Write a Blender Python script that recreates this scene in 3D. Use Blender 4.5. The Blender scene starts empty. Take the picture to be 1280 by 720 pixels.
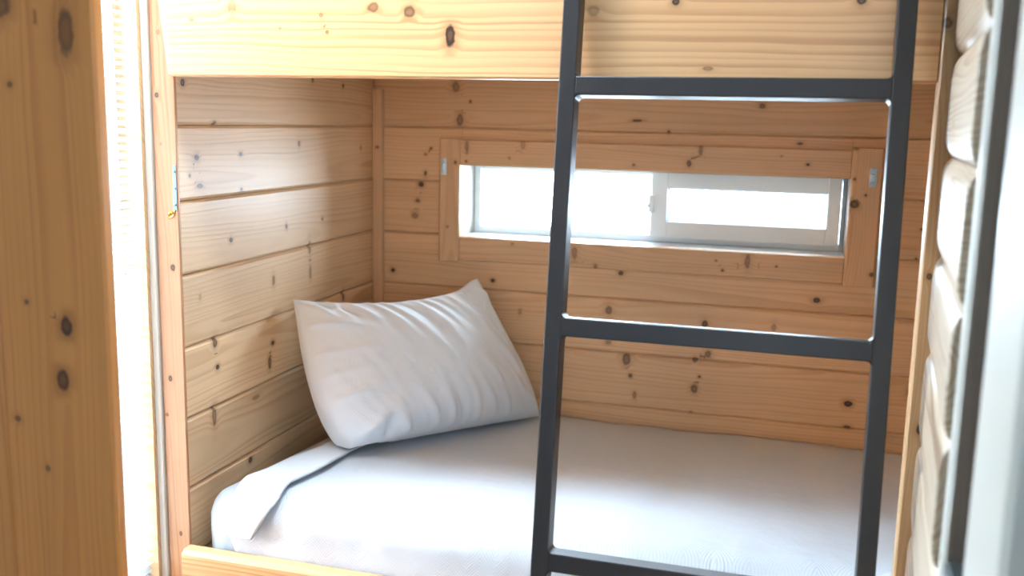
import bpy, bmesh, math, random
from mathutils import Vector, Matrix, noise

scene = bpy.context.scene
COL = scene.collection
random.seed(7)

# ------------------------------------------------------------------ camera
cam_data = bpy.data.cameras.new('camera')
cam = bpy.data.objects.new('camera', cam_data)
COL.objects.link(cam)
right = Vector((0.958669, 0.28374, 0.021108))
up = Vector((-0.067162, 0.153577, 0.985852))
fwd = Vector((-0.276484, 0.946523, -0.166286))
cam.matrix_world = Matrix(((right.x, up.x, -fwd.x, 0.0),
                           (right.y, up.y, -fwd.y, 0.0),
                           (right.z, up.z, -fwd.z, 1.47),
                           (0, 0, 0, 1)))
cam_data.sensor_width = 36.0
cam_data.lens = 36.0 * 1235.7 / 1280.0
cam_data.clip_start = 0.02
cam_data.dof.use_dof = True
cam_data.dof.focus_distance = 2.0
cam_data.dof.aperture_fstop = 2.8
scene.camera = cam

# ------------------------------------------------------------------ view, world, large lights
scene.view_settings.view_transform = 'Standard'
scene.view_settings.look = 'None'
scene.view_settings.gamma = 1.0
scene.view_settings.use_curve_mapping = False
scene.view_settings.exposure = 0.0
scene.cycles.use_denoising = True
scene.cycles.max_bounces = 10
scene.cycles.diffuse_bounces = 6
scene.cycles.transparent_max_bounces = 12
scene.cycles.caustics_reflective = False
scene.cycles.caustics_refractive = False

SKY = 48.0          # overcast daylight outside
W2_POWER = 14.0     # daylight through the side window with the blind
ROOM_FILL_POWER = 36.0
ROOF_POWER = 29.0    # skylight over the passage
#  # the room power is for an added fill lamp behind the camera

world = bpy.data.worlds.new('overcast_sky')
scene.world = world
world.use_nodes = True
bg = world.node_tree.nodes['Background']
bg.inputs['Color'].default_value = (0.64, 0.83, 1.0, 1)
bg.inputs['Strength'].default_value = SKY


def area_light(name, loc, direction, sx, sy, power, color=(1, 1, 1), portal=False):
    d = bpy.data.lights.new(name, 'AREA')
    d.shape = 'RECTANGLE'
    d.size, d.size_y = sx, sy
    d.energy = power
    d.color = color
    if portal:
        d.cycles.is_portal = True
    o = bpy.data.objects.new(name, d)
    COL.objects.link(o)
    o.location = loc
    o.rotation_euler = Vector(direction).to_track_quat('-Z', 'Y').to_euler()
    return o


area_light('sky_through_bunk_window', (-0.418, 2.90, 1.24), (0, -1, 0), 1.10, 0.24, 1, portal=True)
area_light('daylight_side_window', (-1.45, 1.49, 1.32), (1, 0, 0), 0.60, 1.75, W2_POWER, (0.62, 0.82, 1.0))
area_light('daylight_skylight', (-0.92, 1.31, 2.53), (0, 0, -1), 0.58, 0.24, ROOF_POWER, (0.62, 0.82, 1.0))
area_light('added_room_fill', (0.75, -1.95, 1.55), (-0.15, 1, -0.05), 1.3, 1.3, ROOM_FILL_POWER, (0.57, 0.80, 1.0))  # unseen lamp added as ambient fill, no window built here


# ------------------------------------------------------------------ node helpers
class NT:
    def __init__(self, name):
        self.m = bpy.data.materials.new(name)
        self.m.use_nodes = True
        self.t = self.m.node_tree
        self.b = self.t.nodes['Principled BSDF']
        self.out = self.t.nodes['Material Output']

    def n(self, typ, **kw):
        nd = self.t.nodes.new(typ)
        for k, v in kw.items():
            setattr(nd, k, v)
        return nd

    def lk(self, a, b):
        self.t.links.new(a, b)

    def put(self, sock, v):
        if isinstance(v, (int, float)):
            sock.default_value = v
        elif isinstance(v, (tuple, list)):
            sock.default_value = v
        else:
            self.lk(v, sock)

    def math(self, op, a, b=0.0, c=0.0, clamp=False):
        nd = self.n('ShaderNodeMath', operation=op, use_clamp=clamp)
        for s, v in zip(nd.inputs, (a, b, c)):
            self.put(s, v)
        return nd.outputs[0]

    def xyz(self, x, y, z):
        nd = self.n('ShaderNodeCombineXYZ')
        for s, v in zip(nd.inputs, (x, y, z)):
            self.put(s, v)
        return nd.outputs[0]

    def sep(self, v):
        nd = self.n('ShaderNodeSeparateXYZ')
        self.lk(v, nd.inputs[0])
        return nd.outputs

    def noise(self, vec, scale=1.0, detail=2.0, rough=0.5):
        nd = self.n('ShaderNodeTexNoise')
        self.lk(vec, nd.inputs['Vector'])
        nd.inputs['Scale'].default_value = scale
        nd.inputs['Detail'].default_value = detail
        nd.inputs['Roughness'].default_value = rough
        return nd.outputs['Fac']

    def smooth(self, v, a, b, lo=0.0, hi=1.0):
        nd = self.n('ShaderNodeMapRange', interpolation_type='SMOOTHSTEP')
        self.put(nd.inputs['Value'], v)
        self.put(nd.inputs['From Min'], a)
        self.put(nd.inputs['From Max'], b)
        self.put(nd.inputs['To Min'], lo)
        self.put(nd.inputs['To Max'], hi)
        return nd.outputs['Result']

    def mix(self, fac, a, b, mode='MIX'):
        nd = self.n('ShaderNodeMix', data_type='RGBA', blend_type=mode)
        self.put(nd.inputs[0], fac)
        for s, v in ((nd.inputs[6], a), (nd.inputs[7], b)):
            self.put(s, v if not (isinstance(v, tuple) and len(v) == 3) else v + (1,))
        return nd.outputs[2]

    def attr(self, name):
        return self.n('ShaderNodeAttribute', attribute_name=name)

    def bump(self, h, strength, dist):
        nd = self.n('ShaderNodeBump')
        nd.inputs['Strength'].default_value = strength
        nd.inputs['Distance'].default_value = dist
        self.lk(h, nd.inputs['Height'])
        self.lk(nd.outputs[0], self.b.inputs['Normal'])


def srgb(r, g, b):
    f = lambda c: c / 12.92 if c <= 0.04045 else ((c + 0.055) / 1.055) ** 2.4
    return (f(r / 255), f(g / 255), f(b / 255))


def wood(name, early, late, ring=0.0095, late_amt=0.75, tone=0.22, rough=0.42, coat=0.15,
         knot=(0.045, 0.020, 0.012), halo=(0.34, 0.15, 0.05), flat=0.045):
    """Sawn softwood: growth rings cut along the board, fibres, knots given by vertex attributes."""
    N = NT(name)
    x, y, z = N.sep(N.attr('wc').outputs['Vector'])
    s = N.attr('seed').outputs['Fac']
    kx, ky, km = N.sep(N.attr('kv').outputs['Vector'])
    kd = N.attr('kd').outputs['Fac']
    kr = N.attr('kr').outputs['Fac']
    s17 = N.math('MULTIPLY', s, 17.3)
    # slow wander of the ring pattern
    n1 = N.noise(N.xyz(N.math('MULTIPLY', x, 1.6), N.math('MULTIPLY', y, 9.0), s17), 1.0, 2.0, 0.45)
    n2 = N.noise(N.xyz(N.math('MULTIPLY', x, 0.8), N.math('ADD', s17, 5.0), s17), 1.0, 1.0, 0.4)
    # knots push the grain aside
    q = N.math('POWER', N.math('ADD', N.math('MULTIPLY', N.math('MULTIPLY', kx, kx), 0.55), N.math('MULTIPLY', ky, ky)), 0.5)
    q2 = N.math('POWER', N.math('ADD', N.math('MULTIPLY', kx, kx), N.math('MULTIPLY', ky, ky)), 0.5)
    wob = N.noise(N.xyz(N.math('MULTIPLY', x, 90.0), N.math('MULTIPLY', y, 90.0), s17), 1.0, 2.0, 0.6)
    q2 = N.math('ADD', q2, N.math('MULTIPLY', N.math('SUBTRACT', wob, 0.5), 0.55))
    push = N.math('MULTIPLY', km, N.math('EXPONENT', N.math('MULTIPLY', N.math('MULTIPLY', q, q), -0.48)))
    frac = lambda k: N.math('FRACT', N.math('MULTIPLY', s, k))
    c0 = N.math('MULTIPLY', N.math('SUBTRACT', frac(7.13), 0.5), 0.16)
    h0 = N.math('ADD', N.math('MULTIPLY', frac(3.71), 0.05), flat * 0.35)
    yy = N.math('ADD', N.math('SUBTRACT', y, c0), N.math('MULTIPLY', N.math('SUBTRACT', n1, 0.5), 0.05))
    hh = N.math('ADD', N.math('SUBTRACT', h0, z), N.math('MULTIPLY', N.math('SUBTRACT', n2, 0.5), flat * 2.2))
    r = N.math('POWER', N.math('ADD', N.math('MULTIPLY', yy, yy), N.math('MULTIPLY', hh, hh)), 0.5)
    r = N.math('ADD', r, N.math('MULTIPLY', push, N.math('MULTIPLY', kr, 0.85)))
    ringv = N.math('DIVIDE', r, ring)
    ringv = N.math('ADD', ringv, N.math('MULTIPLY', N.noise(N.xyz(N.math('MULTIPLY', ringv, 0.6), s17, 0.0), 1.0, 1.0), 1.6))
    fr = N.math('FRACT', ringv)
    lateb = N.math('MULTIPLY', N.smooth(fr, 0.30, 0.86), N.smooth(fr, 0.90, 1.0, 1.0, 0.0))
    vary = N.smooth(N.noise(N.xyz(N.math('MULTIPLY', N.math('FLOOR', ringv), 0.7), N.math('MULTIPLY', x, 1.2), s17), 1.0, 1.0), 0.3, 0.7, 0.25, 1.0)
    lateb = N.math('MULTIPLY', lateb, vary)
    fib = N.noise(N.xyz(N.math('MULTIPLY', x, 7.0), N.math('MULTIPLY', y, 420.0), N.math('ADD', s17, N.math('MULTIPLY', z, 300.0))), 1.0, 3.0, 0.6)
    low = N.noise(N.xyz(N.math('MULTIPLY', x, 2.2), N.math('MULTIPLY', y, 14.0), N.math('ADD', s17, 9.0)), 1.0, 2.0, 0.5)
    col = N.mix(N.math('MULTIPLY', lateb, late_amt), early, late)
    t = N.math('ADD', 1.0 - tone * 0.5, N.math('MULTIPLY', low, tone))
    t = N.math('MULTIPLY', t, N.math('ADD', 0.92, N.math('MULTIPLY', fib, 0.16)))
    t = N.math('MULTIPLY', t, N.math('ADD', 1.0 - tone * 0.35, N.math('MULTIPLY', frac(11.9), tone * 0.7)))
    col = N.mix(1.0, col, N.xyz(t, t, t), 'MULTIPLY')
    hl = N.math('MULTIPLY', km, N.math('EXPONENT', N.math('MULTIPLY', N.math('MULTIPLY', q2, q2), -0.40)))
    col = N.mix(N.math('MULTIPLY', hl, N.math('MULTIPLY', kd, 0.75)), col, halo)
    core = N.math('MULTIPLY', km, N.smooth(q2, 0.62, 1.06, 1.0, 0.0))
    rim = N.math('ADD', 0.62, N.math('MULTIPLY', N.smooth(q2, 0.2, 0.9), 0.38))
    col = N.mix(N.math('MULTIPLY', N.math('MULTIPLY', core, rim), N.math('MULTIPLY', kd, 1.3), clamp=True), col, knot)
    N.lk(col, N.b.inputs['Base Color'])
    N.b.inputs['Roughness'].default_value = rough
    N.b.inputs['Coat Weight'].default_value = coat
    N.b.inputs['Coat Roughness'].default_value = 0.22
    N.b.inputs['IOR'].default_value = 1.45
    N.bump(N.math('ADD', N.math('MULTIPLY', fib, 0.5), lateb), 0.18, 0.0008)
    return N.m


def plain(name, col, rough=0.5, metal=0.0, coat=0.0, spec=0.5, nz=None):
    N = NT(name)
    tc = N.n('ShaderNodeTexCoord').outputs['Object']
    sc, amt, bmp = nz or (60.0, 0.08, 0.05)
    f = N.noise(tc, sc, 3.0, 0.6)
    t = N.math('ADD', 1.0 - amt * 0.5, N.math('MULTIPLY', f, amt))
    N.lk(N.mix(1.0, col, N.xyz(t, t, t), 'MULTIPLY'), N.b.inputs['Base Color'])
    N.b.inputs['Roughness'].default_value = rough
    N.b.inputs['Metallic'].default_value = metal
    N.b.inputs['Coat Weight'].default_value = coat
    N.b.inputs['Specular IOR Level'].default_value = spec
    N.bump(f, bmp, 0.001)
    return N.m


def linen(name, col, weave=1400.0, bump=0.25, herring=False):
    N = NT(name)
    tc = N.n('ShaderNodeTexCoord').outputs['Object']
    x, y, z = N.sep(tc)
    v = N.math('ADD', y, N.math('MULTIPLY', z, -1.0))
    if herring:
        # zig-zag twill in bands about 3 cm wide that run across the bed
        band = N.math('PINGPONG', N.math('ADD', x, N.math('MULTIPLY', v, 0.10)), 0.030)
        ph = N.math('ADD', N.math('MULTIPLY', v, 1.0), N.math('MULTIPLY', band, 1.15))
        w = N.math('SINE', N.math('MULTIPLY', ph, 2 * math.pi / 0.0075))
        big = N.noise(N.xyz(N.math('MULTIPLY', x, 9.0), N.math('MULTIPLY', v, 5.0), 0.0), 1.0, 2.0)
        w = N.math('MULTIPLY', w, N.smooth(big, 0.25, 0.65, 0.25, 1.0))
        t = N.math('ADD', 0.93, N.math('MULTIPLY', w, 0.07))
        hgt = N.math('MULTIPLY', w, 0.5)
    else:
        a = N.math('SINE', N.math('MULTIPLY', x, weave))
        b = N.math('SINE', N.math('MULTIPLY', v, weave))
        w = N.math('MULTIPLY', a, b)
        t = N.math('ADD', 0.985, N.math('MULTIPLY', w, 0.012))
        hgt = w
    soft = N.noise(tc, 22.0, 3.0, 0.55)
    hgt = N.math('ADD', N.math('MULTIPLY', hgt, 0.4), N.math('MULTIPLY', soft, 2.5))
    N.lk(N.mix(1.0, col, N.xyz(t, t, t), 'MULTIPLY'), N.b.inputs['Base Color'])
    N.b.inputs['Roughness'].default_value = 0.85
    N.b.inputs['Specular IOR Level'].default_value = 0.25
    N.b.inputs['Sheen Weight'].default_value = 0.15
    N.bump(hgt, bump, 0.0016)
    return N.m


def glass_mat(name):
    N = NT(name)
    tr = N.n('ShaderNodeBsdfTransparent')
    gl = N.n('ShaderNodeBsdfGlossy')
    gl.inputs['Roughness'].default_value = 0.02
    fr = N.n('ShaderNodeFresnel')
    fr.inputs['IOR'].default_value = 1.35
    mx = N.n('ShaderNodeMixShader')
    N.lk(fr.outputs[0], mx.inputs[0])
    N.lk(tr.outputs[0], mx.inputs[1])
    N.lk(gl.outputs[0], mx.inputs[2])
    N.lk(mx.outputs[0], N.out.inputs['Surface'])
    return N.m


def slat_mat(name):
    N = NT(name)
    tl = N.n('ShaderNodeBsdfTranslucent')
    tl.inputs['Color'].default_value = (0.85, 0.88, 0.9, 1)
    mx = N.n('ShaderNodeMixShader')
    mx.inputs[0].default_value = 0.45
    N.b.inputs['Base Color'].default_value = (0.86, 0.87, 0.86, 1)
    N.b.inputs['Roughness'].default_value = 0.5
    N.lk(N.b.outputs[0], mx.inputs[1])
    N.lk(tl.outputs[0], mx.inputs[2])
    N.lk(mx.outputs[0], N.out.inputs['Surface'])
    return N.m


PINE = wood('knotty_pine', srgb(218, 181, 141), srgb(184, 133, 90), late_amt=0.5)
PINE_END = wood('knotty_pine_pale', srgb(218, 184, 144), srgb(184, 136, 94), late_amt=0.5, rough=0.5, coat=0.06)
CASE = wood('casing_pine', srgb(216, 178, 138), srgb(184, 138, 98), ring=0.007, late_amt=0.45)
CEDAR = wood('rail_cedar', srgb(216, 170, 122), srgb(170, 108, 62), ring=0.013, late_amt=0.6, tone=0.2, flat=0.06)
STUD = wood('post_fir', srgb(168, 124, 90), srgb(134, 90, 60), ring=0.006, late_amt=0.55)
JAMB = wood('jamb_fir', srgb(224, 150, 80), srgb(190, 110, 50), ring=0.011, late_amt=0.45, halo=srgb(140, 78, 34), rough=0.36)
LOG = wood('log_siding_pine', srgb(180, 162, 140), srgb(124, 92, 68), ring=0.008, late_amt=0.7)
EDGE = wood('sawn_edge_pine', srgb(198, 160, 116), srgb(164, 118, 76), ring=0.004, late_amt=0.5)
PALE = wood('pale_planed_pine', srgb(182, 178, 168), srgb(164, 154, 136), late_amt=0.35, tone=0.1)
DARKW = wood('dark_door_edge', srgb(52, 28, 17), srgb(36, 19, 12), late_amt=0.5, rough=0.7, coat=0.0)  # very dark brown wood for the sliding door's edge
FLOORW = wood('floor_boards', srgb(170, 128, 88), srgb(130, 88, 54))
BACKING = plain('wall_core', srgb(190, 160, 125), 0.8)
PAINT = plain('painted_white', srgb(226, 232, 236), 0.45, nz=(40.0, 0.03, 0.02))
VINYL = plain('window_vinyl', srgb(240, 246, 250), 0.35, nz=(40.0, 0.02, 0.01))
STEEL = plain('black_powder_coat', srgb(40, 36, 36), 0.42, spec=0.5, nz=(900.0, 0.15, 0.12))
ZINC = plain('zinc_plate', srgb(190, 206, 214), 0.3, metal=1.0)
DULLBLUE = plain('dull_bluish', srgb(128, 146, 156), 0.5, metal=1.0)
BRASS = plain('brass_hook', srgb(196, 160, 84), 0.25, metal=1.0)
GREYM = plain('grey_latch_metal', srgb(120, 132, 134), 0.35, metal=0.9)
PLASTIC = plain('black_plastic', srgb(26, 26, 27), 0.5)
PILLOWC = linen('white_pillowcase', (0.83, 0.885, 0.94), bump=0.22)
FITTEDC_SHADED = linen('fitted_sheet_shaded', (0.44, 0.495, 0.56), bump=0.25)  # greyer than the folded sheet: shading put into the colour
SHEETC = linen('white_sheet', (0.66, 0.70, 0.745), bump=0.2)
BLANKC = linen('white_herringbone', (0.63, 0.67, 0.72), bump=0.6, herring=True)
GLASS = glass_mat('window_glass')
SLAT = slat_mat('blind_slat')


# ------------------------------------------------------------------ object helpers
def link(name, me, mat, parent=None):
    o = bpy.data.objects.new(name, me)
    COL.objects.link(o)
    if mat:
        me.materials.append(mat)
    if parent is not None:
        o.parent = parent
        o.matrix_parent_inverse = parent.matrix_world.inverted()
    return o


def empty(name, loc):
    o = bpy.data.objects.new(name, None)
    o.empty_display_size = 0.1
    COL.objects.link(o)
    o.location = loc
    o.matrix_world = Matrix.Translation(loc)
    return o


def tag(o, label=None, cat=None, group=None, kind=None):
    for k, v in (('label', label), ('category', cat), ('group', group), ('kind', kind)):
        if v:
            o[k] = v
    return o


class MB:
    """Collects vertices and faces, with the wood attributes, for one mesh object."""

    def __init__(self):
        self.v, self.f, self.wc, self.sd, self.kv, self.kd, self.kr = [], [], [], [], [], [], []

    def raw(self, vs, fs):
        b = len(self.v)
        self.v += [tuple(p) for p in vs]
        n = len(vs)
        self.wc += [tuple(p) for p in vs]
        self.sd += [0.3] * n
        self.kv += [(9, 9, 0)] * n
        self.kd += [0.0] * n
        self.kr += [0.0] * n
        self.f += [tuple(b + i for i in f) for f in fs]

    def board(self, O, A, C, L, W, T, bev=0.003, knots=(), step=0.012, seed=None, prof=None, ends=(0.0, 0.0)):
        """Board from corner O (front face, lower edge): along A (length L), across C (width W), T thick behind."""
        O, A, C = Vector(O), Vector(A).normalized(), Vector(C).normalized()
        Nn = A.cross(C)
        seed = random.random() if seed is None else seed
        off = random.random() * 20
        if prof is None:
            m = max(2, int(round((W - 2 * bev) / step)))
            prof = [(0, -T), (0, -bev)] + [(bev + (W - 2 * bev) * i / m, 0.0) for i in range(m + 1)] + [(W, -bev), (W, -T)]
        na = max(2, int(round(L / step)))
        e = min(0.0015, bev)
        al = [0.0, e] + [e + (L - 2 * e) * i / na for i in range(1, na)] + [L - e, L]
        np_ = len(prof)
        ks = []
        for (a, c, ra, rc, dk) in knots:
            near = min([math.hypot(a - k[0], c - k[1]) for k in knots if (k[0], k[1]) != (a, c)] or [9])
            R = max(max(ra, rc) * 1.2 + 0.009, min(max(0.035, 3.4 * max(ra, rc)), 0.48 * near - step))
            ks.append((a, c, ra, rc, dk, R))
        b = len(self.v)
        for i, a in enumerate(al):
            shrink = e if i in (0, len(al) - 1) else 0.0
            for (c, n) in prof:
                cc = min(max(c, shrink), W - shrink)
                nn = n - (shrink if n > -T * 0.5 else 0)
                aa = a + (ends[0] * (cc / W) if i == 0 else 0) + (ends[1] * (cc / W) if i == len(al) - 1 else 0)
                self.v.append(tuple(O + A * aa + C * cc + Nn * nn))
                self.wc.append((a + off, cc - W / 2, n))
                self.sd.append(seed)
                best = (9e9, 9.0, 9.0, 0.0, 0.0, 0.0)
                for (ka, kc, ra, rc, dk, R) in ks:
                    d = math.hypot(a - ka, cc - kc)
                    if d < best[0]:
                        best = (d, (a - ka) / ra, (cc - kc) / rc, 1.0 if d < R else 0.0, dk, min(ra, rc))
                self.kv.append(best[1:4])
                self.kd.append(best[4])
                self.kr.append(best[5])
        for i in range(len(al) - 1):
            for j in range(np_ - 1):
                p = b + i * np_ + j
                self.f.append((p, p + np_, p + np_ + 1, p + 1))
            p = b + i * np_
            self.f.append((p + np_ - 1, p + 2 * np_ - 1, p + np_, p))
        self.f.append(tuple(b + j for j in range(np_)))
        self.f.append(tuple(b + (len(al) - 1) * np_ + j for j in reversed(range(np_))))
        return self

    def box(self, lo, hi):
        x0, y0, z0 = lo
        x1, y1, z1 = hi
        vs = [(x0, y0, z0), (x1, y0, z0), (x1, y1, z0), (x0, y1, z0), (x0, y0, z1), (x1, y0, z1), (x1, y1, z1), (x0, y1, z1)]
        self.raw(vs, [(0, 3, 2, 1), (4, 5, 6, 7), (0, 1, 5, 4), (1, 2, 6, 5), (2, 3, 7, 6), (3, 0, 4, 7)])
        return self

    def tube(self, pts, r, seg=10, cap=True):
        pts = [Vector(p) for p in pts]
        rings = []
        for i, p in enumerate(pts):
            d = (pts[min(i + 1, len(pts) - 1)] - pts[max(i - 1, 0)]).normalized()
            u = d.cross(Vector((0.31, 0.22, 0.93))).normalized()
            w = d.cross(u)
            rr = r[i] if isinstance(r, (list, tuple)) else r
            rings.append([p + (u * math.cos(2 * math.pi * k / seg) + w * math.sin(2 * math.pi * k / seg)) * rr for k in range(seg)])
        vs = [q for g in rings for q in g]
        fs = []
        for i in range(len(rings) - 1):
            for k in range(seg):
                fs.append((i * seg + k, i * seg + (k + 1) % seg, (i + 1) * seg + (k + 1) % seg, (i + 1) * seg + k))
        if cap:
            fs.append(tuple(reversed(range(seg))))
            fs.append(tuple((len(rings) - 1) * seg + k for k in range(seg)))
        self.raw(vs, fs)
        return self

    def build(self, name, mat, parent=None, bevel=0.0, seg=2, smooth=False):
        me = bpy.data.meshes.new(name)
        me.from_pydata(self.v, [], self.f)
        me.update()
        bm = bmesh.new()
        bm.from_mesh(me)
        bmesh.ops.recalc_face_normals(bm, faces=bm.faces)
        bm.to_mesh(me)
        bm.free()
        for nm, typ, data, key in (('wc', 'FLOAT_VECTOR', self.wc, 'vector'), ('seed', 'FLOAT', self.sd, 'value'),
                                   ('kv', 'FLOAT_VECTOR', self.kv, 'vector'), ('kd', 'FLOAT', self.kd, 'value'), ('kr', 'FLOAT', self.kr, 'value')):
            at = me.attributes.new(nm, typ, 'POINT')
            flat = [c for t in data for c in t] if typ == 'FLOAT_VECTOR' else list(data)
            at.data.foreach_set(key, flat)
        if smooth:
            for p in me.polygons:
                p.use_smooth = True
        o = link(name, me, mat, parent)
        if bevel:
            md = o.modifiers.new('bevel', 'BEVEL')
            md.width = bevel
            md.segments = seg
            md.limit_method = 'ANGLE'
            md.angle_limit = math.radians(40)
        return o


def rel(knots, a0, c0, L, W, da=1, dc=1, swap=False):
    """World knots (h, z, rh, rz, dark) to board-local (along, across, ra, rc, dark), those on the board only."""
    out = []
    for (h, z, rh, rz, dk) in knots:
        if swap:
            a, c, ra, rc = (z - c0) * dc, (h - a0) * da, rz, rh
        else:
            a, c, ra, rc = (h - a0) * da, (z - c0) * dc, rh, rz
        if -rc * 0.8 <= c <= W + rc * 0.8 and -ra <= a <= L + ra:
            if all(math.hypot(a - o[0], c - o[1]) > 1.2 * (max(ra, rc) + max(o[2], o[3])) + 0.013 for o in out):
                out.append((a, c, ra, rc, dk))
    return out


def struct(o, label=None):
    return tag(o, label, None, None, 'structure')


X_, Y_, Z_ = Vector((1, 0, 0)), Vector((0, 1, 0)), Vector((0, 0, 1))
JOINTS = [-0.092 + 0.154 * i for i in range(17)]     # plank courses shared by the end and back walls

# knots seen on each face: along, up, half sizes, darkness
K_BACK = [(-0.967,1.562,0.012,0.017,0.55),(-0.954,1.47,0.011,0.019,0.6),(-0.923,1.522,0.004,0.004,0.9),(-1.041,1.387,0.004,0.004,0.8),(-1.058,1.37,0.005,0.004,0.6),(-1.058,1.315,0.005,0.008,0.8),(-1.072,1.282,0.01,0.008,1.0),(-1.082,1.235,0.007,0.006,0.8),(-1.09,1.19,0.012,0.01,0.5),(-1.16,1.024,0.007,0.006,1.0),(-0.847,1.013,0.007,0.006,1.0),(-0.445,1.478,0.014,0.004,0.8),(-0.119,1.522,0.009,0.007,0.7),(-0.359,1.45,0.004,0.004,0.9),(-0.018,1.428,0.008,0.004,0.7),(-0.474,1.058,0.008,0.007,0.8),(-0.504,0.951,0.01,0.014,0.6),(-0.236,0.933,0.009,0.01,0.8),(0.052,1.019,0.01,0.008,1.0),(-0.053,0.937,0.007,0.012,0.4),(-0.502,0.859,0.009,0.006,0.5),(-0.448,0.815,0.013,0.02,0.65),(-0.435,0.768,0.006,0.006,0.8),(-0.421,0.713,0.006,0.012,0.5),(-0.223,0.849,0.009,0.011,0.65),(-0.257,0.83,0.008,0.009,0.7),(-0.243,0.783,0.005,0.004,0.9),(-0.255,0.748,0.01,0.014,0.65),(0.151,0.746,0.012,0.009,1.0),(0.17,0.761,0.006,0.005,0.8),(0.302,0.792,0.008,0.014,0.9),(-0.262,0.68,0.005,0.003,0.6),(0.153,0.682,0.01,0.005,0.8),(0.287,1.144,0.003,0.003,0.8),(0.294,1.22,0.004,0.004,0.7),(-0.763,0.927,0.006,0.01,0.4)]
K_END = [(1.767,1.533,0.008,0.008,0.9),(2.323,1.563,0.006,0.008,0.7),(2.497,1.554,0.006,0.006,0.9),(1.877,1.452,0.008,0.005,0.7),(1.808,1.381,0.009,0.007,1.0),(1.977,1.384,0.007,0.005,1.0),(2.247,1.403,0.006,0.008,0.8),(2.607,1.386,0.004,0.006,0.7),(1.817,1.321,0.012,0.006,0.8),(1.977,1.305,0.006,0.004,0.8),(1.781,1.344,0.004,0.004,0.7),(2.177,1.202,0.005,0.007,0.9),(1.929,1.195,0.007,0.006,0.9),(2.368,1.203,0.005,0.005,0.7),(2.295,1.135,0.007,0.02,0.55),(2.11,1.076,0.007,0.014,0.6),(2.297,1.069,0.006,0.02,0.5),(2.488,0.977,0.007,0.016,0.75),(1.855,0.976,0.009,0.014,0.8),(1.862,0.919,0.008,0.006,0.95),(2.101,0.923,0.008,0.006,0.95),(2.084,0.878,0.008,0.018,0.7),(1.844,0.812,0.009,0.026,0.6),(1.827,0.785,0.005,0.006,0.6),(2.018,0.807,0.018,0.006,0.4),(1.987,0.662,0.009,0.008,0.9),(1.804,1.085,0.005,0.008,0.3)]
K_RAIL = [(-0.621,1.617,0.01,0.022,1.0),(-0.618,1.66,0.008,0.008,0.9),(-0.699,1.66,0.013,0.012,0.7),(-0.77,1.668,0.012,0.01,0.6),(-0.769,1.637,0.006,0.005,0.6),(-1.06,1.671,0.01,0.016,0.35),(-1.149,1.65,0.006,0.004,0.5),(-0.874,1.655,0.005,0.004,0.5),(-0.862,1.625,0.004,0.004,0.6),(-0.583,1.621,0.004,0.004,0.7),(-0.959,1.631,0.003,0.003,0.4),(-0.224,1.671,0.007,0.006,0.9),(0.067,1.669,0.008,0.007,0.9),(-0.363,1.658,0.012,0.01,0.35),(-0.166,1.563,0.01,0.004,0.5),(-0.202,1.566,0.014,0.003,0.4)]
K_LPOST = [(-1.261,1.507,0.006,0.006,0.9),(-1.24,1.515,0.004,0.006,0.6),(-1.238,1.157,0.006,0.008,1.0),(-1.254,0.92,0.005,0.007,1.0),(-1.265,0.84,0.004,0.004,0.8),(-1.242,0.576,0.004,0.006,0.8),(-1.253,1.63,0.004,0.006,0.5),(-1.256,1.41,0.003,0.004,0.5)]
K_CASL = [(-0.98,1.166,0.003,0.003,0.8),(-0.958,1.351,0.005,0.005,0.9),(-0.975,1.343,0.004,0.004,0.6)]
K_CAST = [(-0.925,1.397,0.006,0.018,0.55),(-0.927,1.356,0.004,0.004,0.8),(-0.799,1.369,0.004,0.004,0.5),(-0.784,1.356,0.006,0.008,0.4),(-0.76,1.406,0.008,0.014,0.3),(-0.27,1.409,0.006,0.018,0.5),(-0.299,1.37,0.007,0.01,0.7),(-0.276,1.36,0.006,0.006,0.8),(-0.249,1.38,0.006,0.003,0.5),(0.005,1.377,0.005,0.004,0.9),(0.011,1.357,0.005,0.006,0.8),(-0.447,1.361,0.004,0.004,0.6),(-0.062,1.396,0.003,0.003,0.4)]
K_CASR = [(0.126,1.279,0.013,0.012,0.8),(0.152,1.303,0.004,0.004,0.7),(0.168,1.291,0.006,0.006,0.8),(0.122,1.343,0.004,0.004,0.7),(0.181,1.1,0.006,0.006,0.8),(0.173,1.079,0.007,0.006,0.7),(0.118,1.419,0.01,0.004,0.6)]
K_CASB = [(-0.604,1.111,0.008,0.02,0.45),(-0.551,1.112,0.006,0.014,0.5),(-0.543,1.076,0.006,0.008,0.6),(-0.132,1.115,0.008,0.022,0.5),(-0.137,1.086,0.006,0.006,0.9),(-0.196,1.087,0.004,0.004,0.8),(-0.057,1.106,0.003,0.003,0.8),(-0.214,1.112,0.003,0.003,0.7),(-0.786,1.126,0.004,0.004,0.4)]
K_RPOST = [(0.195,1.634,0.008,0.01,0.7),(0.202,1.238,0.005,0.006,0.8),(0.21,0.984,0.007,0.01,1.0)]
K_JAMBL = [(-0.974,1.577,0.014,0.036,0.6),(-1.085,1.612,0.026,0.018,0.6),(-0.999,1.167,0.011,0.016,0.8),(-1.01,1.087,0.012,0.018,0.75),(-1.095,1.02,0.006,0.005,0.6),(-1.046,0.949,0.005,0.005,0.5),(-1.072,1.506,0.005,0.005,0.6),(-1.066,1.198,0.004,0.004,0.6)]

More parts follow.
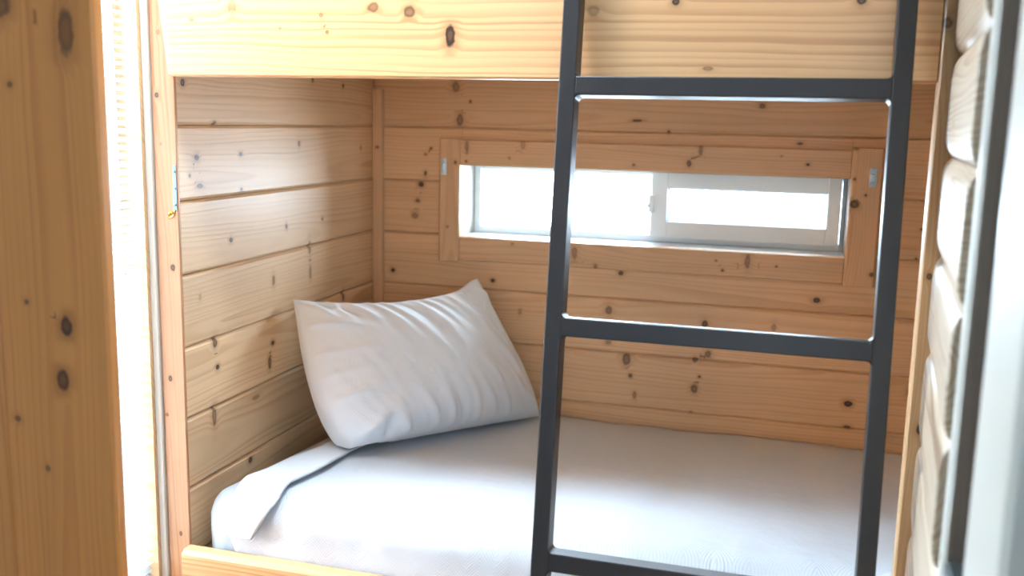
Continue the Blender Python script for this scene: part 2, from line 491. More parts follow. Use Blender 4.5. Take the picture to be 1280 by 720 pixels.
# ------------------------------------------------------------------ setting: floor, ceiling, walls
m = MB()
for i in range(22):
    m.board((-1.9 + 0.16 * i, 2.9, 0.0), -Y_, X_, 5.1, 0.1595, 0.02, 0.002, step=0.08)
tag(struct(m.build('floor', FLOORW)), 'plank floor')
m = MB()
m.box((-1.95, -2.25, 2.45), (1.65, 1.19, 2.50))
m.box((-1.95, 1.43, 2.45), (1.65, 2.95, 2.50))
m.box((-1.95, 1.19, 2.45), (-1.25, 1.43, 2.50))
m.box((-0.47, 1.19, 2.45), (1.65, 1.43, 2.50))
ce = struct(m.build('ceiling', PAINT))
w3 = empty('window_3', (-0.86, 1.31, 2.50))
struct(w3)
m = MB()
m.box((-1.28, 1.16, 2.501), (-1.25, 1.46, 2.60))
m.box((-0.47, 1.16, 2.501), (-0.44, 1.46, 2.60))
m.box((-1.25, 1.16, 2.501), (-0.47, 1.19, 2.60))
m.box((-1.25, 1.43, 2.501), (-0.47, 1.46, 2.60))
m.build('curb', PAINT, w3)
MB().box((-1.28, 1.16, 2.60), (-0.44, 1.46, 2.606)).build('pane', GLASS, w3)

# back wall of the bunk: planks around the window, a core behind them
WX0, WX1, WZ0, WZ1 = -0.945, 0.112, 1.139, 1.344
m = MB()
for z0 in JOINTS:
    z1 = z0 + 0.154
    if z1 < 0.3 or z0 > 2.4:
        continue
    sd = random.random()
    spans = [(-1.2196, 0.95, max(z0, 0), min(z1, 2.45))]
    if z1 > WZ0 + 0.004 and z0 < WZ1 - 0.004:
        spans = [(-1.2196, WX0, z0, z1), (WX1, 0.95, z0, z1)]
        if z0 < WZ0 - 0.01:
            spans.append((WX0, WX1, z0, WZ0))
        if z1 > WZ1 + 0.01:
            spans.append((WX0, WX1, WZ1, z1))
    for (xa, xb, za, zb) in spans:
        m.board((xa, 2.7, za + 0.0006), X_, Z_, xb - xa, zb - za - 0.0012, 0.018, 0.0040,
                rel(K_BACK, xa, za, xb - xa, zb - za), seed=sd, step=0.009)
wb = struct(m.build('wall_back', PINE))
m = MB()
m.box((-1.36, 2.718, 0), (WX0 - 0.02, 2.88, 2.45))
m.box((WX1 + 0.02, 2.718, 0), (1.12, 2.88, 2.45))
m.box((WX0 - 0.02, 2.718, 0), (WX1 + 0.02, 2.88, WZ0 - 0.02))
m.box((WX0 - 0.02, 2.718, WZ1 + 0.02), (WX1 + 0.02, 2.88, 2.45))
m.build('wall_core', BACKING, wb)
# end wall at the pillow
m = MB()
for z0 in JOINTS:
    z1 = z0 + 0.154
    if z1 < 0.3 or z0 > 2.4:
        continue
    za, zb = max(z0, 0), min(z1, 2.45)
    m.board((-1.2196, 1.7445, za + 0.0006), Y_, Z_, 2.699 - 1.7445, zb - za - 0.0012, 0.018, 0.0060,
            rel(K_END, 1.7445, za, 0.9545, zb - za), step=0.009)
wl = struct(m.build('wall_end', PINE_END))
MB().box((-1.36, 1.7545, 0), (-1.2377, 2.717, 2.45)).build('wall_core', BACKING, wl)
# far end of the bunk, past the right-hand post
m = MB()
for z0 in JOINTS:
    z1 = z0 + 0.154
    if z1 < 0.3 or z0 > 2.4:
        continue
    za, zb = max(z0, 0), min(z1, 2.45)
    m.board((0.95, 2.699, za), -Y_, Z_, 0.959, zb - za, 0.018, 0.0045)
wf = struct(m.build('wall_foot', PINE))
MB().box((0.969, 1.60, 0), (1.12, 2.717, 2.45)).build('wall_core', BACKING, wf)

# wall on the left of the passage, with the side window
SY0, SY1, SZ0, SZ1 = 1.22, 1.726, 0.46, 2.12
m = MB()
m.box((-1.40, 1.169, 0), (-1.29, SY0, 2.45))
m.box((-1.40, SY1, 0), (-1.292, 1.7535, 2.45))
m.box((-1.40, SY0, 0), (-1.29, SY1, SZ0))
m.box((-1.40, SY0, SZ1), (-1.29, SY1, 2.45))
struct(m.build('wall_left', PINE_END))
# room behind the camera
struct(MB().box((-1.95, -2.25, 0), (-1.88, 1.26, 2.45)).build('wall_room', PAINT))
struct(MB().box((1.58, -2.25, 0), (1.65, 1.22, 2.45)).build('wall_room_far', PAINT))
struct(MB().box((-1.88, -2.25, 0), (1.58, -2.18, 2.45)).build('wall_behind', PAINT))

# partition on the left of the doorway: a wide jamb board, more boards out to the wall
m = MB()
m.board((-0.929, 1.150, 0.0), Z_, -X_, 2.45, 0.187, 0.019, 0.004, rel(K_JAMBL, -0.929, 0.0, 2.45, 0.187, da=-1, swap=True), step=0.014, seed=0.62)
jl = struct(m.build('trim_1', JAMB))
m = MB()
for k in range(5):
    m.board((-1.1175 - 0.155 * k, 1.153, 0.0), Z_, -X_, 2.45, 0.1535, 0.016, 0.003, step=0.03)
m.box((-1.95, 1.17, 0), (-1.40, 1.26, 2.45))
struct(m.build('wall_partition', JAMB))

# log siding on the right of the passage
PW = Vector((0.2165, 1.692, 0))
DIR = Vector((-0.0735, -1.0, 0)).normalized()
NR = Vector((-1.0, 0.0735, 0)).normalized()
m = MB()
prof = []
W_ = 0.153
for i in range(29):
    t = i / 28
    bulge = 0.012 * (1 - abs(2 * t - 1) ** 7)
    prof.append((W_ * t, bulge - 0.012))
prof = [(0, -0.045)] + prof + [(W_, -0.045)]
LR = [1.584 - 0.1545 * k for k in range(-6, 11)]
for zc in LR:
    z0 = zc
    if z0 < -0.1 or z0 + W_ > 2.46:
        continue
    O = PW + NR * 0.010
    kn = [(random.uniform(0.05, 0.45), random.uniform(0.03, 0.12), 0.006, 0.007, 0.7)]
    m.board((O.x, O.y, z0), DIR, Z_, 0.522, W_, 0.045, 0.004, kn, prof=prof)
wr = struct(m.build('wall_right', LOG))
m = MB()
m.box((0.262, 1.17, 0), (0.30, 1.74, 2.45))
m.box((0.30, 1.17, 0), (1.64, 1.21, 2.45))
m.box((0.30, 1.64, 0), (0.97, 1.738, 2.45))
m.build('wall_core', BACKING, wr)

# doorway jamb on the right: planed strip, dark slot with a sliding door's edge, second strip, casing
JX = 0.177
m = MB()
m.board((JX, 1.140, 0), Z_, Y_, 2.45, 0.030, 0.085, 0.004, step=0.02)
struct(m.build('trim_2', PALE))
m = MB()
m.board((JX - 0.001, 0.852, 0), Z_, Y_, 2.45, 0.160, 0.05, 0.006, step=0.02)
struct(m.build('trim_3', PALE))
m = MB()
m.board((0.375, 0.8535, 0), Z_, -X_, 2.45, 0.1475, 0.022, 0.004, step=0.03)
struct(m.build('trim_4', JAMB))
MB().box((0.375, 0.86, 0), (1.58, 0.93, 2.45)).build('wall_front', PAINT)
struct(bpy.data.objects['wall_front'])

# pocket door seen end-on in the slot
d = empty('door_1', (JX + 0.05, 1.069, 0))
struct(d)
m = MB()
m.board((JX + 0.0200, 1.0140, 0.01), Z_, Y_, 2.10, 0.1240, 0.30, 0.004, step=0.03)
m.build('door_leaf', DARKW, d)
m = MB()
m.box((JX + 0.0005, 1.0200, 0.80), (JX + 0.0198, 1.1320, 0.998))
m.build('edge_pull', GREYM, d, bevel=0.004)

# window over the bunk
w1 = empty('window_1', (-0.4165, 2.70, 1.139))
tag(struct(w1), 'long narrow sliding window with pine casing')
m = MB()
m.board((WX0, 2.6985, WZ0), Y_, Z_, 0.175, WZ1 - WZ0, 0.019, 0.001)
m.board((WX1, 2.8735, WZ0), -Y_, Z_, 0.175, WZ1 - WZ0, 0.019, 0.001)
m.board((WX0 - 0.019, 2.8735, WZ1), X_, -Y_, WX1 - WX0 + 0.038, 0.175, 0.019, 0.001)
m.build('reveal_boards', PALE, w1)
m = MB()
m.board((WX0 - 0.019, 2.6975, WZ0), X_, Y_, WX1 - WX0 + 0.038, 0.176, 0.018, 0.001)
m.build('sill', PAINT, w1)
CF = 2.677
m = MB()
m.board((WX0 - 0.0, CF, 1.066), Z_, -X_, 0.352, 0.0625, 0.0228, 0.004, rel(K_CASL, WX0, 1.066, 0.352, 0.0625, da=-1, swap=True))
m.build('side_casing', CASE, w1)
m = MB()
m.board((0.190, CF - 0.002, 1.067), Z_, -X_, 0.355, 0.077, 0.0248, 0.005, rel(K_CASR, 0.190, 1.067, 0.355, 0.077, da=-1, swap=True))
m.build('side_casing', CASE, w1)
m = MB()
m.board((WX0 + 0.0005, CF + 0.002, WZ1 - 0.001), X_, Z_, 1.057, 1.417 - WZ1, 0.0208, 0.003, rel(K_CAST, WX0, WZ1, 1.057, 0.08))
m.build('head_casing', CASE, w1)
m = MB()
m.board((WX0 + 0.0005, CF + 0.005, 1.070), X_, Z_, 1.057, WZ0 - 1.0705, 0.0178, 0.003, rel(K_CASB, WX0, 1.070, 1.057, 0.07))
m.build('apron_casing', CASE, w1)


def frame_mesh(x0, x1, z0, z1, y0, y1, l, r, b, t):
    """Rectangular vinyl frame with a stepped inner lip."""
    mm = MB()
    mm.box((x0, y0, z0), (x0 + l, y1, z1))
    mm.box((x1 - r, y0, z0), (x1, y1, z1))
    mm.box((x0 + l, y0, z0), (x1 - r, y1, z0 + b))
    mm.box((x0 + l, y0, z1 - t), (x1 - r, y1, z1))
    s = 0.004
    ym = y0 + (y1 - y0) * 0.45
    mm.box((x0 + l, ym, z0 + b), (x0 + l + s, y1, z1 - t))
    mm.box((x1 - r - s, ym, z0 + b), (x1 - r, y1, z1 - t))
    mm.box((x0 + l + s, ym, z0 + b), (x1 - r - s, y1, z0 + b + s))
    mm.box((x0 + l + s, ym, z1 - t - s), (x1 - r - s, y1, z1 - t))
    return mm


frame_mesh(WX0 + 0.0005, WX1 - 0.0005, WZ0 + 0.0005, WZ1 - 0.0005, 2.812, 2.868, 0.020, 0.012, 0.019, 0.015).build('outer_frame', VINYL, w1, bevel=0.002)
MB().box((-0.921, 2.848, WZ0 + 0.02), (-0.385, 2.851, WZ1 - 0.016)).build('fixed_pane', GLASS, w1)
sash = frame_mesh(-0.413, 0.098, WZ0 + 0.016, WZ1 - 0.006, 2.790, 2.822, 0.047, 0.034, 0.046, 0.044).build('sliding_sash', VINYL, w1, bevel=0.003)
MB().box((-0.366, 2.808, WZ0 + 0.060), (0.064, 2.811, WZ1 - 0.050)).build('pane', GLASS, sash)
m = MB()
m.box((-0.417, 2.776, 1.225), (-0.402, 2.790, 1.275))
m.box((-0.423, 2.772, 1.240), (-0.412, 2.782, 1.249))
m.build('latch', VINYL, sash, bevel=0.002)


def catch(x, z, y, rot, label):
    """Small zinc keeper with a raised tongue and two screws, screwed to the casing."""
    t_ = empty('catch_plate', (x, y, z))
    tag(t_, label, 'catch', 'zinc catches on the window casing')
    mm = MB().box((x - 0.009, y - 0.0016, z - 0.024), (x + 0.009, y - 0.0001, z + 0.024))
    mm.build('plate', ZINC, t_, bevel=0.0007)
    mm = MB().box((x - 0.006, y - 0.007, z - 0.010), (x + 0.005, y - 0.0016, z + 0.010))
    mm.build('tongue', ZINC, t_, bevel=0.002)
    for dz in (-0.017, 0.017):
        mm = MB().tube([(x, y - 0.0016, z + dz), (x, y - 0.0030, z + dz), (x, y - 0.0034, z + dz)], [0.0042, 0.0042, 0.0028], 14)
        mm.box((x - 0.003, y - 0.0037, z + dz - 0.0005), (x + 0.003, y - 0.0033, z + dz + 0.0005))
        mm.build('screw', ZINC, t_)


catch(-0.994, 1.338, CF, 0, 'small zinc catch on the casing at the pillow end of the window')
catch(0.166, 1.348, CF - 0.002, 0, 'small zinc catch on the window casing beside the ladder upright')

# corner trim
m = MB()
m.board((-1.188, 2.684, 0.30), Z_, -X_, 1.255, 0.0313, 0.0158, 0.002, [(1.387 - 0.30, 0.015, 0.004, 0.005, 0.7)])
struct(m.build('trim_5', CASE))

# side window of the passage with its blind
w2 = empty('window_2', (-1.34, 1.47, SZ0))
tag(struct(w2), 'side window filled with daylight')
m = MB()
m.box((-1.398, SY0 + 0.0005, SZ0 + 0.0005), (-1.345, SY0 + 0.035, SZ1 - 0.0005))
m.box((-1.398, SY1 - 0.012, SZ0 + 0.0005), (-1.345, SY1 - 0.0005, SZ1 - 0.0005))
m.box((-1.398, SY0 + 0.035, SZ0 + 0.0005), (-1.345, SY1 - 0.012, SZ0 + 0.035))
m.box((-1.398, SY0 + 0.035, SZ1 - 0.035), (-1.345, SY1 - 0.012, SZ1 - 0.0005))
m.build('frame', VINYL, w2, bevel=0.002)
MB().box((-1.385, SY0 + 0.035, SZ0 + 0.035), (-1.382, SY1 - 0.012, SZ1 - 0.035)).build('pane', GLASS, w2)
bl = empty('window_blind', (-1.315, 1.47, SZ0 + 0.01))
tag(bl, 'white slatted blind glowing in the window between the jamb board and the bunk post', 'blind')
m = MB()
zz = SZ0 + 0.022
while zz < SZ1 - 0.045:
    a0 = []
    for k in range(4):
        u = k / 3 - 0.5
        a0.append((-1.315 + u * 0.022, zz + 0.006 * (u + 0.5) * -1.4 + 0.0022 * (1 - 4 * u * u)))
    vs = [(x, y, z) for (x, z) in a0 for y in (SY0 + 0.006, SY1 - 0.003)]
    m.raw(vs, [(2 * k, 2 * k + 1, 2 * k + 3, 2 * k + 2) for k in range(3)])
    zz += 0.0165
so = m.build('slats', SLAT, bl)
so.modifiers.new('t', 'SOLIDIFY').thickness = 0.0006
MB().box((-1.33, SY0 + 0.004, SZ1 - 0.036), (-1.298, SY1 - 0.003, SZ1 - 0.002)).build('head_rail', VINYL, bl, bevel=0.002)
MB().box((-1.327, SY0 + 0.004, SZ0 + 0.004), (-1.303, SY1 - 0.003, SZ0 + 0.015)).build('bottom_rail', VINYL, bl, bevel=0.002)

# narrow boards at the mouth of the bunk
m = MB()
m.board((-1.2740, 1.7335, 0), Z_, -X_, 2.45, 0.0175, 0.019, 0.002)
struct(m.build('trim_6', PALE))
m = MB()
m.board((-1.2194, 1.739, 0), Z_, -X_, 2.45, 0.0540, 0.0050, 0.002, rel(K_LPOST, -1.2194, 0, 2.45, 0.054, da=-1, swap=True), step=0.01)
struct(m.build('trim_7', STUD))
m = MB()
m.board((0.2170, 1.695, 0), Z_, -X_, 2.45, 0.0270, 0.034, 0.0025, rel(K_RPOST, 0.217, 0, 2.45, 0.027, da=-1, swap=True), step=0.01)
struct(m.build('trim_8', EDGE))

# hook and thin bluish strip on the left-hand board
hk = empty('coat_hook', (-1.236, 1.739, 1.268))
tag(hk, 'small brass hook screwed to the narrow upright board at the head of the bunk', 'hook')
MB().tube([(-1.237, 1.7389, 1.268), (-1.237, 1.736, 1.268), (-1.237, 1.7345, 1.268)], [0.0065, 0.0065, 0.004], 14).build('rosette', BRASS, hk, smooth=True)
pts = [(-1.237, 1.7345, 1.268), (-1.236, 1.730, 1.2675), (-1.2325, 1.724, 1.2645), (-1.228, 1.720, 1.2625), (-1.221, 1.717, 1.2645),
       (-1.214, 1.715, 1.269), (-1.211, 1.715, 1.274), (-1.212, 1.716, 1.279)]
MB().tube(pts, [0.0023] * 6 + [0.0024, 0.0027], 10).build('arm', BRASS, hk, smooth=True)
sp = empty('bluish_strip', (-1.231, 1.739, 1.32))
tag(sp, 'thin bluish strip on the upright board just above the brass hook', 'plate')
MB().box((-1.2310, 1.7378, 1.275), (-1.2215, 1.7389, 1.368)).build('plate', DULLBLUE, sp, bevel=0.0005)
for dz in (1.287, 1.321, 1.355):
    MB().tube([(-1.226, 1.7378, dz), (-1.226, 1.7366, dz), (-1.226, 1.7362, dz)], [0.0026, 0.0026, 0.0016], 12).build('screw', GREYM, sp)

# ------------------------------------------------------------------ bunks
ub = empty('upper_bunk', (-0.2, 1.72, 1.543))
tag(ub, 'upper bunk with a broad knotty cedar rail across the top', 'bunk bed')
m = MB()
m.board((-1.2045, 1.700, 1.5430), X_, Z_, 1.3930, 0.235, 0.0380, 0.004, rel(K_RAIL, -1.2045, 1.543, 1.393, 0.235), step=0.012, seed=0.415, ends=(-0.030, 0.0))
m.build('front_rail', CEDAR, ub)
m = MB()
for k in range(6):
    m.board((-1.2190, 2.695 - 0.158 * k, 1.630), X_, -Y_, 2.165, 0.1575, 0.019, 0.002, step=0.05)
m.build('deck', PINE, ub)
m = MB()
m.box((-1.2190, 1.7550, 1.592), (0.945, 1.780, 1.6100))
m.build('ledger', BACKING, ub)

lbk = empty('lower_bunk', (-0.2, 1.72, 0.0))
tag(lbk, 'lower bunk base with a rounded pine front rail under the white bedding', 'bunk bed')
m = MB()
m.board((-1.2155, 1.700, 0.400), X_, Z_, 1.404, 0.158, 0.0320, 0.009, [(0.5, 0.05, 0.01, 0.01, 0.7)], step=0.012)
m.build('front_rail', CEDAR, lbk)
m = MB()
for k in range(6):
    m.board((-1.2190, 1.765 + 0.155 * k, 0.420), X_, Y_, 2.165, 0.1500, 0.019, 0.002, step=0.05)
m.build('deck', PINE, lbk)
m = MB()
m.board((-1.2155, 1.712, 0.002), X_, Z_, 1.404, 0.397, 0.020, 0.003, step=0.03)
m.build('base_panel', PINE, lbk)
MB().box((-1.2190, 1.77, 0.002), (-1.17, 2.69, 0.4005)).build('end_panel', PINE, lbk)
MB().box((0.895, 1.77, 0.002), (0.945, 2.69, 0.4005)).build('end_panel', PINE, lbk)


def ztop(y):
    pts_ = [(1.70, 0.674), (1.80, 0.672), (2.05, 0.650), (2.30, 0.634), (2.70, 0.617)]
    for (a, za), (b, zb) in zip(pts_, pts_[1:]):
        if y <= b:
            t = max(0.0, (y - a) / (b - a))
            return za + (zb - za) * t
    return pts_[-1][1]


def bed_mesh():
    lo, hi, r = Vector((-1.200, 1.752, 0.442)), Vector((0.925, 2.694, 0.640)), 0.055
    bm = bmesh.new()
    vs = {}
    cnt = (70, 34, 9)

    def vert(i, j, k):
        key = (i, j, k)
        if key not in vs:
            p = Vector([lo[c] + (hi[c] - lo[c]) * (key[c] / cnt[c]) for c in range(3)])
            for c in range(3):      # crowd the samples towards the edges
                t = key[c] / cnt[c]
                t = t - 0.75 * math.sin(2 * math.pi * t) / (2 * math.pi)
                p[c] = lo[c] + (hi[c] - lo[c]) * t
            q = Vector([min(max(p[c], lo[c] + r), hi[c] - r) for c in range(3)])
            d = p - q
            if d.length > 1e-6:
                p = q + d.normalized() * r * min(1.0, max(abs(d.x), abs(d.y), abs(d.z)) / r)
            up_ = (p.z - lo.z) / (hi.z - lo.z)
            p.z += (ztop(p.y) - 0.640) * up_
            nn = noise.noise(Vector((p.x * 5, p.y * 5, p.z * 9)))
            p.z += 0.003 * nn * up_
            p.y += 0.004 * noise.noise(Vector((p.x * 6, 3.1, p.z * 16))) * (1 - (p.y - lo.y) / (hi.y - lo.y))
            vs[key] = bm.verts.new(p)
        return vs[key]

    nx, ny, nz = cnt
    for i in range(nx):
        for j in range(ny):
            bm.faces.new((vert(i, j, nz), vert(i + 1, j, nz), vert(i + 1, j + 1, nz), vert(i, j + 1, nz)))
            bm.faces.new((vert(i, j, 0), vert(i, j + 1, 0), vert(i + 1, j + 1, 0), vert(i + 1, j, 0)))
    for i in range(nx):
        for k in range(nz):
            bm.faces.new((vert(i, 0, k), vert(i + 1, 0, k), vert(i + 1, 0, k + 1), vert(i, 0, k + 1)))
            bm.faces.new((vert(i, ny, k), vert(i, ny, k + 1), vert(i + 1, ny, k + 1), vert(i + 1, ny, k)))
    for j in range(ny):
        for k in range(nz):
            bm.faces.new((vert(0, j, k), vert(0, j, k + 1), vert(0, j + 1, k + 1), vert(0, j + 1, k)))
            bm.faces.new((vert(nx, j, k), vert(nx, j + 1, k), vert(nx, j + 1, k + 1), vert(nx, j, k + 1)))
    me = bpy.data.meshes.new('mattress')
    for f in bm.faces:
        f.smooth = True
    bm.to_mesh(me)
    bm.free()
    return me


mat_o = link('mattress', bed_mesh(), FITTEDC_SHADED)
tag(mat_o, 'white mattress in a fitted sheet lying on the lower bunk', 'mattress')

# profile of the bedding over the mattress, from the back edge over the top and down the front
RB = 0.055


def bed_profile(lift, zend, n_top=60, n_arc=14, n_drop=16):
    ys = []
    yf, r = 1.752 - lift, RB + lift
    for i in range(n_top + 1):
        y = 2.688 - (2.688 - (yf + r)) * i / n_top
        ys.append((y, ztop(y) + lift))
    zc = ztop(yf + r) + lift - r
    for i in range(1, n_arc + 1):
        a = math.pi / 2 * i / n_arc
        ys.append((yf + r - r * math.sin(a), zc + r * math.cos(a)))
    for i in range(1, n_drop + 1):
        ys.append((yf, zc - (zc - zend) * i / n_drop))
    return ys


def cloth(name, prof_, xl, xr, nx, mat, thick, wrinkle, parent=None):
    """xl/xr: functions of (y, z) for the two side edges; wrinkle(x, y, z, up) the offset along the surface normal."""
    bm = bmesh.new()
    rows = []
    for i, (y, z) in enumerate(prof_):
        a = prof_[max(i - 1, 0)]
        b = prof_[min(i + 1, len(prof_) - 1)]
        ty, tz = b[0] - a[0], b[1] - a[1]
        l = math.hypot(ty, tz)
        ny, nz = tz / l, -ty / l
        row = []
        x0, x1 = xl(y, z), xr(y, z)
        for j in range(nx + 1):
            x = x0 + (x1 - x0) * j / nx
            w = wrinkle(x, y, z)
            row.append(bm.verts.new((x, y + ny * w, z + nz * w)))
        rows.append(row)
    for i in range(len(rows) - 1):
        for j in range(nx):
            f = bm.faces.new((rows[i][j], rows[i + 1][j], rows[i + 1][j + 1], rows[i][j + 1]))
            f.smooth = True
    me = bpy.data.meshes.new(name)
    bm.to_mesh(me)
    bm.free()
    o = link(name, me, mat, parent)
    md = o.modifiers.new('solid', 'SOLIDIFY')
    md.thickness = thick
    md.offset = 1.0
    return o


def nz3(x, y, z, s=0.0):
    return noise.noise(Vector((x, y, z + s)))


def blanket_w(x, y, z):
    w = 0.0025 + 0.0032 * nz3(x * 4.5, y * 3.2, z * 3, 1.3) + 0.0016 * nz3(x * 11, y * 6, z * 6, 7.7)
    w += 0.0022 * max(0, nz3(x * 16, y * 2.2, 0.0, 3.3))
    if z < 0.64:
        w += 0.004 * nz3(x * 7, 2.0, z * 4, 9.1)
    return max(w, -0.0005) + 0.001


def lerp_pts(pts_, t):
    if t <= pts_[0][0]:
        return pts_[0][1]
    for (a, va), (b, vb) in zip(pts_, pts_[1:]):
        if t <= b:
            return va + (vb - va) * (t - a) / (b - a)
    return pts_[-1][1]


# left edges given against the height on the hanging front, constant on the top
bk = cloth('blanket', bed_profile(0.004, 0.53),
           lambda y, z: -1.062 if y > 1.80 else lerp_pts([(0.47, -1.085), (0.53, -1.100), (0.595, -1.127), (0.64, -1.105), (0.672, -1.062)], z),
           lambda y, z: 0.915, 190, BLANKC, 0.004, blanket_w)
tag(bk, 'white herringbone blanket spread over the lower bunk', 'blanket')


def fold_w(x, y, z):
    return 0.002 + 0.0022 * nz3(x * 14, y * 9, z * 9, 4.0) + (0.004 * (1 + nz3(x * 9, y * 4, z * 10, 5)) if z < 0.66 else 0.0)


fs = cloth('folded_sheet', [p_ for p_ in bed_profile(0.022, 0.597, 60, 16, 10) if p_[0] < 2.27],
           lambda y, z: lerp_pts([(0.597, -1.136), (0.64, -1.128), (0.675, -1.116)], z) if y < 1.80 else lerp_pts([(1.80, -1.115), (2.0, -1.108), (2.2, -1.085), (2.4, -1.06)], y) + 0.003 * math.sin(y * 31),
           lambda y, z: lerp_pts([(0.597, -1.056), (0.64, -1.030), (0.675, -1.012)], z) if y < 1.80 else lerp_pts([(1.80, -1.010), (2.1, -1.010), (2.4, -0.995)], y) + 0.003 * math.sin(y * 23 + 1),
           12, SHEETC, 0.005, fold_w)
tag(fs, 'band of white sheet folded back over the blanket edge beside the pillow', 'sheet')


# ------------------------------------------------------------------ pillow
def pillow():
    BL, BR = Vector((-1.018, 2.085, 0.676)), Vector((-0.680, 2.640, 0.640))
    TL, TR = Vector((-1.196, 2.160, 1.024)), Vector((-0.868, 2.640, 1.014))
    cu = ((BR - BL) + (TR - TL)).normalized()
    cv = ((TL - BL) + (TR - BR)).normalized()
    nf = cu.cross(cv).normalized()          # towards the camera
    nu, nv = 110, 80
    creases = [  # u0, v0, u1, v1, width, height (u along the pillow, v up)
        (.30, .97, .40, .60, .016, .0055), (.37, .98, .47, .55, .014, .006), (.44, .97, .53, .62, .015, -.006), (.52, .97, .60, .50, .016, .006),
        (.58, .97, .66, .60, .013, .005), (.64, .96, .74, .45, .014, -.005), (.72, .97, .80, .50, .016, .006), (.80, .97, .84, .55, .013, .005), (.88, .97, .80, .80, .018, -.006),
        (.97, .97, .80, .70, .022, .008), (.95, .90, .85, .45, .018, .005), (.02, .97, .16, .76, .022, .010), (.08, .99, .20, .86, .014, -.008), (.13, .99, .17, .82, .013, .008),
        (.03, .80, .22, .74, .014, .006), (.20, .98, .27, .80, .014, .006), (.02, .60, .22, .58, .014, .004), (.02, .45, .25, .47, .014, .003), (.03, .30, .20, .36, .016, .004), (.36, .04, .30, .32, .014, .005), (.44, .03, .38, .36, .014, .006), (.50, .03, .45, .30, .013, -.005),
        (.57, .03, .52, .34, .014, .006), (.66, .03, .60, .26, .013, .004), (.75, .03, .70, .20, .013, .004), (.05, .06, .20, .20, .022, .009), (.14, .03, .16, .16, .018, -.009), (.22, .03, .20, .15, .018, .008), (.95, .06, .85, .16, .018, .006),
        (.86, .30, .80, .62, .016, .004), (.70, .25, .66, .50, .014, .003), (.30, .45, .24, .72, .02, .003)]

    def seg(u, v, c):
        ux, vx = (c[2] - c[0]) * 0.61, (c[3] - c[1]) * 0.41
        pu, pv = (u - c[0]) * 0.61, (v - c[1]) * 0.41
        l2 = ux * ux + vx * vx
        t = min(1, max(0, (pu * ux + pv * vx) / l2))
        dd = math.hypot(pu - t * ux, pv - t * vx)
        return math.exp(-(dd / (c[4] * (0.55 + 0.45 * t))) ** 2) * (1 - 0.75 * t)

    def point(u, v, side):
        U, V = 2 * u - 1, 2 * v - 1
        p = (BL * (1 - u) + BR * u) * (1 - v) + (TL * (1 - u) + TR * u) * v
        # seams curve in between the corners
        p += cv * (-0.036 * (1 - U * U) * max(0, V) ** 2 + 0.004 * (1 - U * U) * max(0, -V) ** 2)
        p += cu * (-0.006 * (1 - V * V) * max(0, U) ** 2 + -0.030 * (1 - V * V) * (1 - 0.5 * V) * max(0, -U) ** 2)
        p += cv * 0.016 * math.exp(-((u - 0.97) / 0.08) ** 2) * max(0, V) ** 6
        e = max(0.0, (1 - abs(U) ** 2.3) * (1 - abs(V) ** 2.3))
        bl_ = math.exp(-((u / 0.30) ** 2 + (v / 0.35) ** 2))
        h = e ** (0.50 - 0.20 * bl_)
        full = 0.125 * h * (1.05 - 0.28 * V - 0.02 * U)
        if side > 0:
            w = 2.3 * sum(c[5] * seg(u, v, c) for c in creases) * min(1, e * 9)
            w += 0.006 * nz3(u * 3.0, v * 3.0, 0.0, 2.2) * min(1, e * 3) + 0.0022 * nz3(u * 15 + v * 5, v * 5, 0, 8) * min(1, e * 4)
            w += 0.0030 * nz3(u * 30 + v * 7, v * 4.5, 0, 5) * min(1, e * 5)
            # lump where the bottom corner rests on the sheet
            return p + nf * (full + w)
        return p - nf * full * 0.75

    bm = bmesh.new()
    fr, bk_ = {}, {}
    for i in range(nu + 1):
        for j in range(nv + 1):
            # crowd samples near the seams
            u = i / nu
            v = j / nv
            u = u - 0.6 * math.sin(2 * math.pi * u) / (2 * math.pi)
            v = v - 0.6 * math.sin(2 * math.pi * v) / (2 * math.pi)
            edge = i in (0, nu) or j in (0, nv)
            fr[i, j] = bm.verts.new(point(u, v, 1))
            bk_[i, j] = fr[i, j] if edge else bm.verts.new(point(u, v, -1))
    for i in range(nu):
        for j in range(nv):
            for g, rev in ((fr, False), (bk_, True)):
                q = [g[i, j], g[i + 1, j], g[i + 1, j + 1], g[i, j + 1]]
                f = bm.faces.new(q[::-1] if rev else q)
                f.smooth = True
    for vv in bm.verts:                      # stay clear of the walls and rest on the bed
        vv.co.x = max(vv.co.x, -1.2175)
        vv.co.y = min(vv.co.y, 2.694)
        zmin = ztop(vv.co.y) + (0.036 if -1.14 < vv.co.x < -0.97 and vv.co.y < 2.30 else 0.012)
        if vv.co.z < zmin:
            vv.co.z = zmin + 0.15 * (vv.co.z - zmin) * 0
    me = bpy.data.meshes.new('pillow')
    bm.to_mesh(me)
    bm.free()
    return me


po = link('pillow', pillow(), PILLOWC)
sub = po.modifiers.new('sub', 'SUBSURF')
sub.levels = sub.render_levels = 1
tag(po, 'plump white pillow leaning in the corner of the lower bunk', 'pillow')

# ------------------------------------------------------------------ ladder
K = 0.125
LZ = lambda z: 1.645 + K * (z - 1.667)          # front face of the leaning ladder
ld = empty('bunk_ladder', (-0.128, LZ(0), 0))
tag(ld, 'black metal ladder leaning against the upper bunk rail', 'ladder')
nl = Vector((0, -1, K)).normalized()             # out of the front face
tl = Vector((0, K, 1)).normalized()              # up the ladder


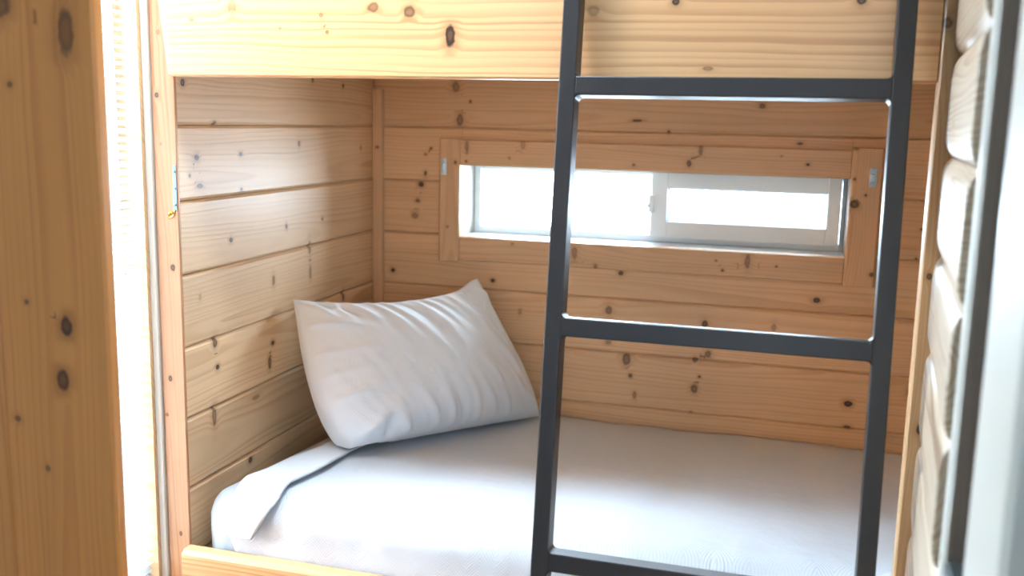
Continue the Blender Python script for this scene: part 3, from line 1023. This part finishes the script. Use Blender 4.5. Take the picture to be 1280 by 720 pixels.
def bar(mm, x0, x1, z0, z1, depth, off=0.0):
    """Rectangular tube lying in the ladder's plane."""
    vs = []
    for dd in (0.0, depth):
        for (x, z) in ((x0, z0), (x1, z0), (x1, z1), (x0, z1)):
            P = Vector((x, LZ(z), z)) - nl * (dd + off)
            vs.append(P)
    mm.raw(vs, [(0, 1, 2, 3), (7, 6, 5, 4), (0, 4, 5, 1), (1, 5, 6, 2), (2, 6, 7, 3), (3, 7, 4, 0)])
    return mm


PL0, PL1, PR0, PR1 = -0.4030, -0.3745, 0.1180, 0.1462
DEP = 0.040
for (a, b) in ((PL0, PL1), (PR0, PR1)):
    st = bar(MB(), a, b, 0.012, 2.02, DEP).build('stile', STEEL, ld, bevel=0.0022, seg=2)
    f = bar(MB(), a - 0.001, b + 0.001, 0.0, 0.024, DEP + 0.002, -0.001).build('foot_cap', PLASTIC, st, bevel=0.002)
for zc in (0.337, 0.735, 1.1325, 1.531, 1.929):
    mm = bar(MB(), PL1 - 0.0005, PR0 + 0.0005, zc - 0.0155, zc + 0.0155, DEP - 0.001, 0.0005)
    rg = mm.build('rung', STEEL, ld, bevel=0.0022, seg=2)
    for (xe, sx) in ((PL1, 1), (PR0, -1)):       # weld beads in the inner corners
        for sz in (-1, 1):
            z = zc + sz * 0.0155
            vs, n_ = [], 5
            for dd in (0.001, DEP - 0.002):
                c_ = (xe, z)
                for k in range(n_ + 1):
                    a = math.pi / 2 * k / n_
                    vs.append(Vector((xe + sx * 0.0085 * (1 - math.sin(a)), LZ(z), z + sz * 0.0085 * (1 - math.cos(a)))) - nl * dd)
                vs.append(Vector((xe - sx * 0.0005, LZ(z), z - sz * 0.0005)) - nl * dd)
            q_ = n_ + 2
            fs_ = [tuple(range(q_)), tuple(reversed(range(q_, 2 * q_)))]
            for k in range(q_):
                fs_.append((k, (k + 1) % q_, q_ + (k + 1) % q_, q_ + k))
            wd = MB()
            wd.raw(vs, fs_)
            wd.build('weld', STEEL, rg)
for (a, b) in ((PL0, PL1), (PR0, PR1)):
    mm = MB()
    y0 = LZ(1.80) + DEP * 0.9
    mm.box((a + 0.002, y0 - 0.004, 1.7795), (b - 0.002, 1.745, 1.7855))
    mm.box((a + 0.002, 1.7395, 1.715), (b - 0.002, 1.7450, 1.7855))
    mm.build('hook', STEEL, ld, bevel=0.002)
